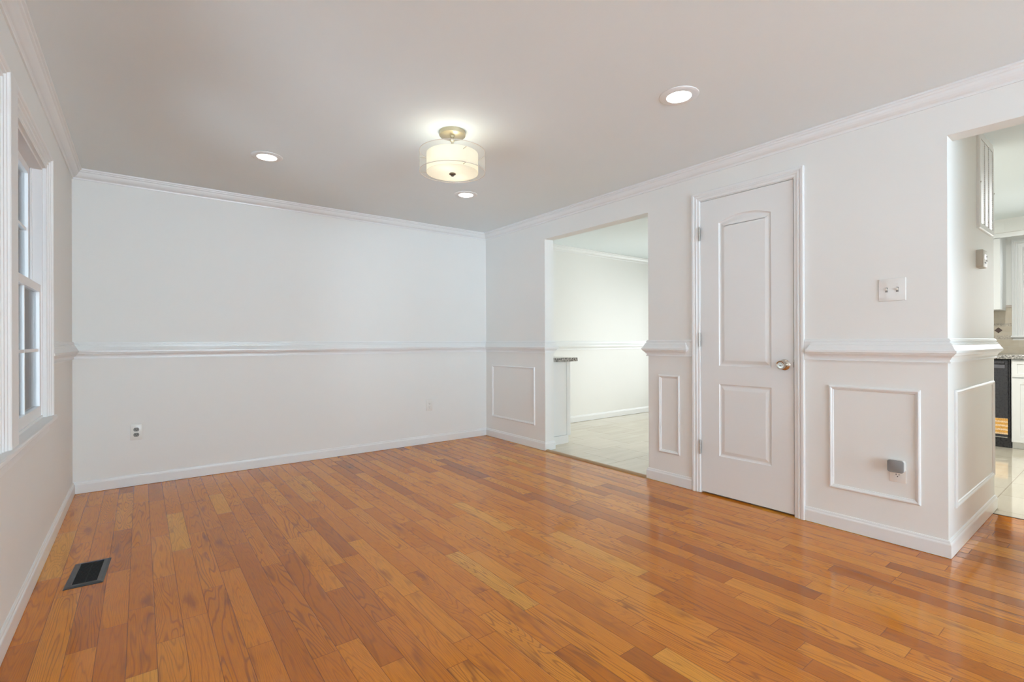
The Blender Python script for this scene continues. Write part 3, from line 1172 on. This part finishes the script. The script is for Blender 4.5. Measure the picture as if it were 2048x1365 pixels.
dev = tag(empty('plug_in_device', (W - 0.0078, -3.787, 0.412), -PI / 2), 'small grey rounded device plugged into the panelled wall outlet', 'plug-in device')
b = bmesh.new()
b2 = bmesh.new()
add_box(b2, -0.033, 0.033, -0.030, 0.0, -0.030, 0.030)
bmesh.ops.bevel(b2, geom=[e for e in b2.edges if abs(e.verts[0].co.x - e.verts[1].co.x) < 1e-6 and abs(e.verts[0].co.z - e.verts[1].co.z) < 1e-6], offset=0.010, segments=5, affect='EDGES', profile=0.5)
merge(b, b2)
obj('body', b, 'plastic', dev, 30)
b = bmesh.new()
b2 = bmesh.new()
add_box(b2, -0.0345, 0.0345, -0.038, -0.0295, -0.0315, 0.0315)
bmesh.ops.bevel(b2, geom=[e for e in b2.edges if abs(e.verts[0].co.x - e.verts[1].co.x) < 1e-6 and abs(e.verts[0].co.z - e.verts[1].co.z) < 1e-6], offset=0.011, segments=6, affect='EDGES', profile=0.5)
bmesh.ops.bevel(b2, geom=[e for e in b2.edges if abs(e.verts[0].co.y + 0.038) < 1e-6 and abs(e.verts[1].co.y + 0.038) < 1e-6], offset=0.0025, segments=2, affect='EDGES', profile=0.5)
merge(b, b2)
obj('front_cover', b, 'grey_fabric', dev, 30)['label'] = 'grey fabric front'

sw = tag(empty('light_switch', (W, -3.7655, 1.3255), -PI / 2), 'glossy double light switch plate right of the closet door', 'light switch')
b = bmesh.new()
add_rbox(b, -0.059, 0.059, -0.0060, 0.0, -0.059, 0.059, 0.0035, 3)
obj('cover_plate', b, 'gloss_plate', sw, 30)
for x in (-0.023, 0.023):
    b = bmesh.new()
    add_box(b, x - 0.0055, x + 0.0055, -0.0066, -0.0058, -0.0125, 0.0125)
    obj('toggle_slot', b, 'grey_socket', sw)
    b = bmesh.new()
    b2 = bmesh.new()
    add_box(b2, -0.0042, 0.0042, -0.0135, 0.0, -0.0045, 0.0045)
    for v in b2.verts:
        if v.co.y < -0.01:
            v.co.x *= 0.8
            v.co.z *= 0.7
    merge(b, b2, Matrix.Translation((x, -0.0060, 0.0)) @ Matrix.Rotation(math.radians(-28), 4, 'X'))
    obj('toggle', b, 'plastic', sw)
    for z in (-0.0302, 0.0302):
        b = bmesh.new()
        cyl(b, (x, -0.0068, z), (x, -0.0055, z), 0.0030, 12)
        obj('screw', b, 'plastic', sw)

# ================================================================ thermostat and return grille on the closet end wall
th = tag(empty('thermostat', (4.208, COLY, 1.5235)), 'small beige box thermostat on the closet end wall', 'thermostat')
b = bmesh.new()
b2 = bmesh.new()
add_box(b2, -0.060, 0.060, -0.030, 0.0, -0.050, 0.050)
bmesh.ops.bevel(b2, geom=[e for e in b2.edges if abs(e.verts[0].co.x - e.verts[1].co.x) < 1e-6 and abs(e.verts[0].co.z - e.verts[1].co.z) < 1e-6], offset=0.010, segments=4, affect='EDGES', profile=0.5)
bmesh.ops.bevel(b2, geom=[e for e in b2.edges if min(e.verts[0].co.y, e.verts[1].co.y) < -0.0299 and abs(e.verts[0].co.y - e.verts[1].co.y) < 1e-6], offset=0.006, segments=3, affect='EDGES', profile=0.5)
merge(b, b2)
obj('body', b, 'beige', th, 35)
b = bmesh.new()
add_box(b, -0.025, 0.020, -0.0306, -0.0296, -0.002, 0.024)
obj('display', b, 'lcd', th)
for x, z in ((0.036, 0.016), (0.036, -0.008), (-0.010, -0.022), (0.008, -0.022)):
    b = bmesh.new()
    add_rbox(b, x - 0.006, x + 0.006, -0.0322, -0.0295, z - 0.0045, z + 0.0045, 0.001, 1)
    obj('button', b, 'grey_socket', th)

gr = tag(empty('return_air_grille', (4.372, COLY, 1.972)), 'tall white louvered air grille high on the closet end wall', 'vent grille')
GW, GH = 0.205, 0.272
b = bmesh.new()
sweep(b, [(-GW, -GH), (GW, -GH), (GW, GH), (-GW, GH)], [(0, 0), (0, 0.010), (0.004, 0.0155), (0.024, 0.0165), (0.030, 0.015), (0.030, 0.0)],
      lambda a, z, h: (a, -h, z), True)
obj('frame', b, 'trim', gr)
b = bmesh.new()
ns = 40
for k in range(ns):
    z = -GH + 0.033 + (2 * GH - 0.066) * (k + 0.5) / ns
    b2 = bmesh.new()
    add_box(b2, -GW + 0.028, GW - 0.028, -0.0062, 0.0062, -0.0010, 0.0010)
    merge(b, b2, Matrix.Translation((0, -0.0095, z)) @ Matrix.Rotation(math.radians(-58), 4, 'X'))
obj('louvers', b, 'trim', gr)
b = bmesh.new()
for x in (-0.058, 0.058):
    add_box(b, x - 0.0035, x + 0.0035, -0.0155, -0.002, -GH + 0.028, GH - 0.028)
obj('divider_bars', b, 'trim', gr)
b = bmesh.new()
add_box(b, -GW + 0.028, GW - 0.028, -0.003, -0.0005, -GH + 0.028, GH - 0.028)
obj('filter_backing', b, 'trim', gr)
for x in (-GW + 0.012, GW - 0.012):
    b = bmesh.new()
    cyl(b, (x, -0.0190, -0.01), (x, -0.0160, -0.01), 0.004, 12)
    obj('screw', b, 'hinge', gr)

# ================================================================ floor register
fr = tag(empty('floor_register', (0.1885, -1.613, 0), math.radians(-3.5)), 'black metal floor vent register near the left wall', 'floor vent')
RX, RY = 0.067, 0.147
b = bmesh.new()
sweep(b, [(-RX, -RY), (RX, -RY), (RX, RY), (-RX, RY)], [(0, 0.0004), (0, 0.002), (0.010, 0.0060), (0.0235, 0.0072), (0.0245, 0.006), (0.0245, 0.0004)],
      plan, True)
obj('frame', b, 'vent_black', fr)
b = bmesh.new()
for k in range(24):
    y = -RY + 0.027 + (2 * RY - 0.054) * (k + 0.5) / 24
    b2 = bmesh.new()
    add_box(b2, -RX + 0.024, RX - 0.024, -0.0024, 0.0024, -0.0005, 0.0005)
    merge(b, b2, Matrix.Translation((0, y, 0.0042)) @ Matrix.Rotation(math.radians(-35), 4, 'X'))
add_box(b, -0.0015, 0.0015, -RY + 0.024, RY - 0.024, 0.0010, 0.0030)
obj('slats', b, 'vent_black', fr)
b = bmesh.new()
add_box(b, -RX + 0.022, RX - 0.022, -RY + 0.022, RY - 0.022, 0.0003, 0.0010)
obj('duct_opening', b, 'duct', fr)


# ================================================================ kitchen: far run
def shaker(bm, fmap, a0, a1, z0, z1, th=0.019, rail=0.055):
    panelled_front(bm, a0, a1, z0, z1, th, [[(a0 + rail, z0 + rail), (a1 - rail, z0 + rail), (a1 - rail, z1 - rail), (a0 + rail, z1 - rail)]],
                   [(0.001, 0.007), (0.002, 0.0075)], fmap)


kf = lambda a, z, dep: (7.10 + dep, a, z)
DWY0, DWY1 = -3.757, -3.157
dw = tag(empty('dishwasher', (7.40, (DWY0 + DWY1) / 2, 0)), 'black dishwasher under the far kitchen counter', 'dishwasher')
inv = Matrix.Translation(-Vector(dw.location))


def kput(nm, b, mat, root, sm=False):
    bmesh.ops.transform(b, matrix=Matrix.Translation(-Vector(root.location)), verts=list(b.verts))
    return obj(nm, b, mat, root, sm)


b = bmesh.new()
add_box(b, 7.128, 7.68, DWY0 + 0.003, DWY1 - 0.003, 0.095, 0.868)
kput('tub_body', b, 'appliance', dw)
b = bmesh.new()
add_rbox(b, 7.098, 7.1275, DWY0 + 0.016, DWY1 - 0.016, 0.100, 0.862, 0.003, 2)
dd = kput('door', b, 'appliance', dw)
b = bmesh.new()
add_rbox(b, 7.0925, 7.0985, DWY0 + 0.036, DWY1 - 0.036, 0.782, 0.822, 0.002, 1)
kput('control_panel', b, 'appliance_grey', dw)['label'] = 'dark grey control strip'
b = bmesh.new()
add_rbox(b, 7.080, 7.0985, DWY0 + 0.036, DWY1 - 0.036, 0.826, 0.846, 0.004, 2)
kput('handle', b, 'appliance', dw)
b = bmesh.new()
add_box(b, 7.0955, 7.0985, DWY0 + 0.020, DWY1 - 0.020, 0.105, 0.112)
kput('bottom_trim', b, 'hinge', dw)
b = bmesh.new()
add_box(b, 7.170, 7.66, DWY0 + 0.002, DWY1 - 0.002, 0.0, 0.094)
kput('toe_kick', b, 'appliance', dw)
b = bmesh.new()
add_box(b, 7.0968, 7.0982, -3.740, -3.560, 0.137, 0.293)
kput('energy_sticker', b, 'sticker', dw)['label'] = 'orange and cream printed sticker'

bc = tag(empty('base_cabinet', (7.40, -4.22, 0)), 'white shaker base cabinet right of the black dishwasher', 'cabinet')
b = bmesh.new()
add_box(b, 7.121, 7.685, -4.675, -3.762, 0.068, 0.874)
add_box(b, 7.172, 7.66, -4.675, -3.762, 0.0, 0.068)
kput('body', b, 'cabinet', bc)
for a0, a1 in ((-4.215, -3.768), (-4.672, -4.222)):
    b = bmesh.new()
    shaker(b, kf, a0, a1, 0.702, 0.862, 0.019, 0.035)
    kput('drawer_front', b, 'cabinet', bc)
    b = bmesh.new()
    shaker(b, kf, a0, a1, 0.072, 0.688)
    kput('door', b, 'cabinet', bc)
bl = tag(empty('base_cabinet', (7.40, -2.85, 0)), 'white base cabinet hidden left of the dishwasher', 'cabinet')
b = bmesh.new()
add_box(b, 7.121, 7.685, -3.152, -2.560, 0.068, 0.874)
add_box(b, 7.172, 7.66, -3.152, -2.560, 0.0, 0.068)
kput('body', b, 'cabinet', bl)
b = bmesh.new()
shaker(b, kf, -3.148, -2.564, 0.072, 0.862)
kput('door', b, 'cabinet', bl)
b = bmesh.new()
add_rbox(b, 7.070, EAST - 0.001, -4.70, -2.54, 0.8755, 0.916, 0.004, 2)
tag(obj('countertop', b, 'granite'), 'speckled grey granite countertop over the dishwasher', 'countertop')

bs = tag(empty('backsplash', (7.69, -3.6, 0.917)), 'cream tile backsplash with dark diamond accent beside kitchen window', 'backsplash')
b = bmesh.new()
add_box(b, 7.689, EAST - 0.0003, -3.700, -2.54, 0.917, 1.402)
add_box(b, 7.689, EAST - 0.0003, -4.68, -3.700, 0.917, 1.058)
kput('field_tiles', b, 'splash', bs)
b = bmesh.new()
add_box(b, 7.6865, 7.6895, -3.700, -2.54, 1.070, 1.108)
add_box(b, 7.6865, 7.6895, -3.700, -2.54, 1.205, 1.238)
kput('mosaic_bands', b, 'mosaic', bs)
for y in (-3.597, -3.397, -3.197, -2.997, -2.797):
    b = bmesh.new()
    s = 0.031
    vs = [b.verts.new((7.6855 + dx, y + dy, 1.1645 + dz)) for dx in (0, 0.004) for dy, dz in ((-s, 0), (0, -s), (s, 0), (0, s))]
    b.faces.new(vs[:4])
    b.faces.new(vs[4:])
    for i in range(4):
        b.faces.new((vs[i], vs[(i + 1) % 4], vs[4 + (i + 1) % 4], vs[4 + i]))
    kput('diamond_tile', b, 'diamond', bs)
b = bmesh.new()
add_rbox(b, 7.684, EAST - 0.0003, -3.700, -2.54, 1.403, 1.418, 0.004, 2)
add_rbox(b, 7.684, EAST - 0.0003, -3.700, -2.54, 1.4185, 1.430, 0.004, 2)
kput('pencil_border', b, 'mosaic_bead', bs)

uc = tag(empty('wall_cabinet', (7.53, -3.25, 1.372)), 'white upper cabinet left of the kitchen window', 'cabinet')
b = bmesh.new()
add_box(b, 7.390, EAST - 0.001, -3.655, -2.90, 1.372, 2.1495)
kput('body', b, 'cabinet', uc)
for a0, a1 in ((-3.653, -3.280), (-3.276, -2.902)):
    b = bmesh.new()
    shaker(b, lambda a, z, dep: (7.370 + dep, a, z), a0, a1, 1.374, 2.100)
    kput('door', b, 'cabinet', uc)
b = bmesh.new()
add_box(b, 7.33, EAST - 0.0002, HALL + 0.001, -2.6, 2.150, H - 0.0002)
struct(obj('wall_soffit', b, 'wall'), 'boxed white soffit above the kitchen cabinets', 'soffit')
b = bmesh.new()
add_box(b, 7.352, 7.371, -4.75, -2.9, 2.104, 2.1498)
struct(obj('trim_14', b, 'trim'), 'white valance board bridging the cabinets over the kitchen window', 'valance')

# ================================================================ kitchen: small cabinet behind the opening
sc_ = tag(empty('buffet_cabinet', (3.80, -0.45, 0)), 'shallow white cabinet end just inside the kitchen opening', 'cabinet')
b = bmesh.new()
add_box(b, 3.6176, 3.958, -0.868, -0.0150, 0.0, 0.852)
kput('body', b, 'cabinet', sc_)
b = bmesh.new()
add_box(b, 3.640, 3.925, -0.8755, -0.8675, 0.088, 0.850)
kput('side_panel', b, 'cabinet', sc_)
b = bmesh.new()
add_rbox(b, 3.926, 3.979, -0.880, -0.8675, 0.078, 0.852, 0.003, 2)
kput('corner_post', b, 'cabinet', sc_)
b = bmesh.new()
add_box(b, 3.632, 3.930, -0.888, -0.8675, 0.0, 0.084)
kput('base_trim', b, 'trim', sc_)
for a0, a1 in ((-0.862, -0.442), (-0.438, -0.018)):
    b = bmesh.new()
    shaker(b, lambda a, z, dep: (3.979 - dep, a, z), a0, a1, 0.10, 0.846)
    kput('door', b, 'cabinet', sc_)
b = bmesh.new()
add_rbox(b, 3.6176, 4.062, -0.905, -0.0142, 0.8525, 0.892, 0.004, 2)
tag(obj('countertop', b, 'granite'), 'speckled grey granite slab end showing in the kitchen opening', 'countertop')
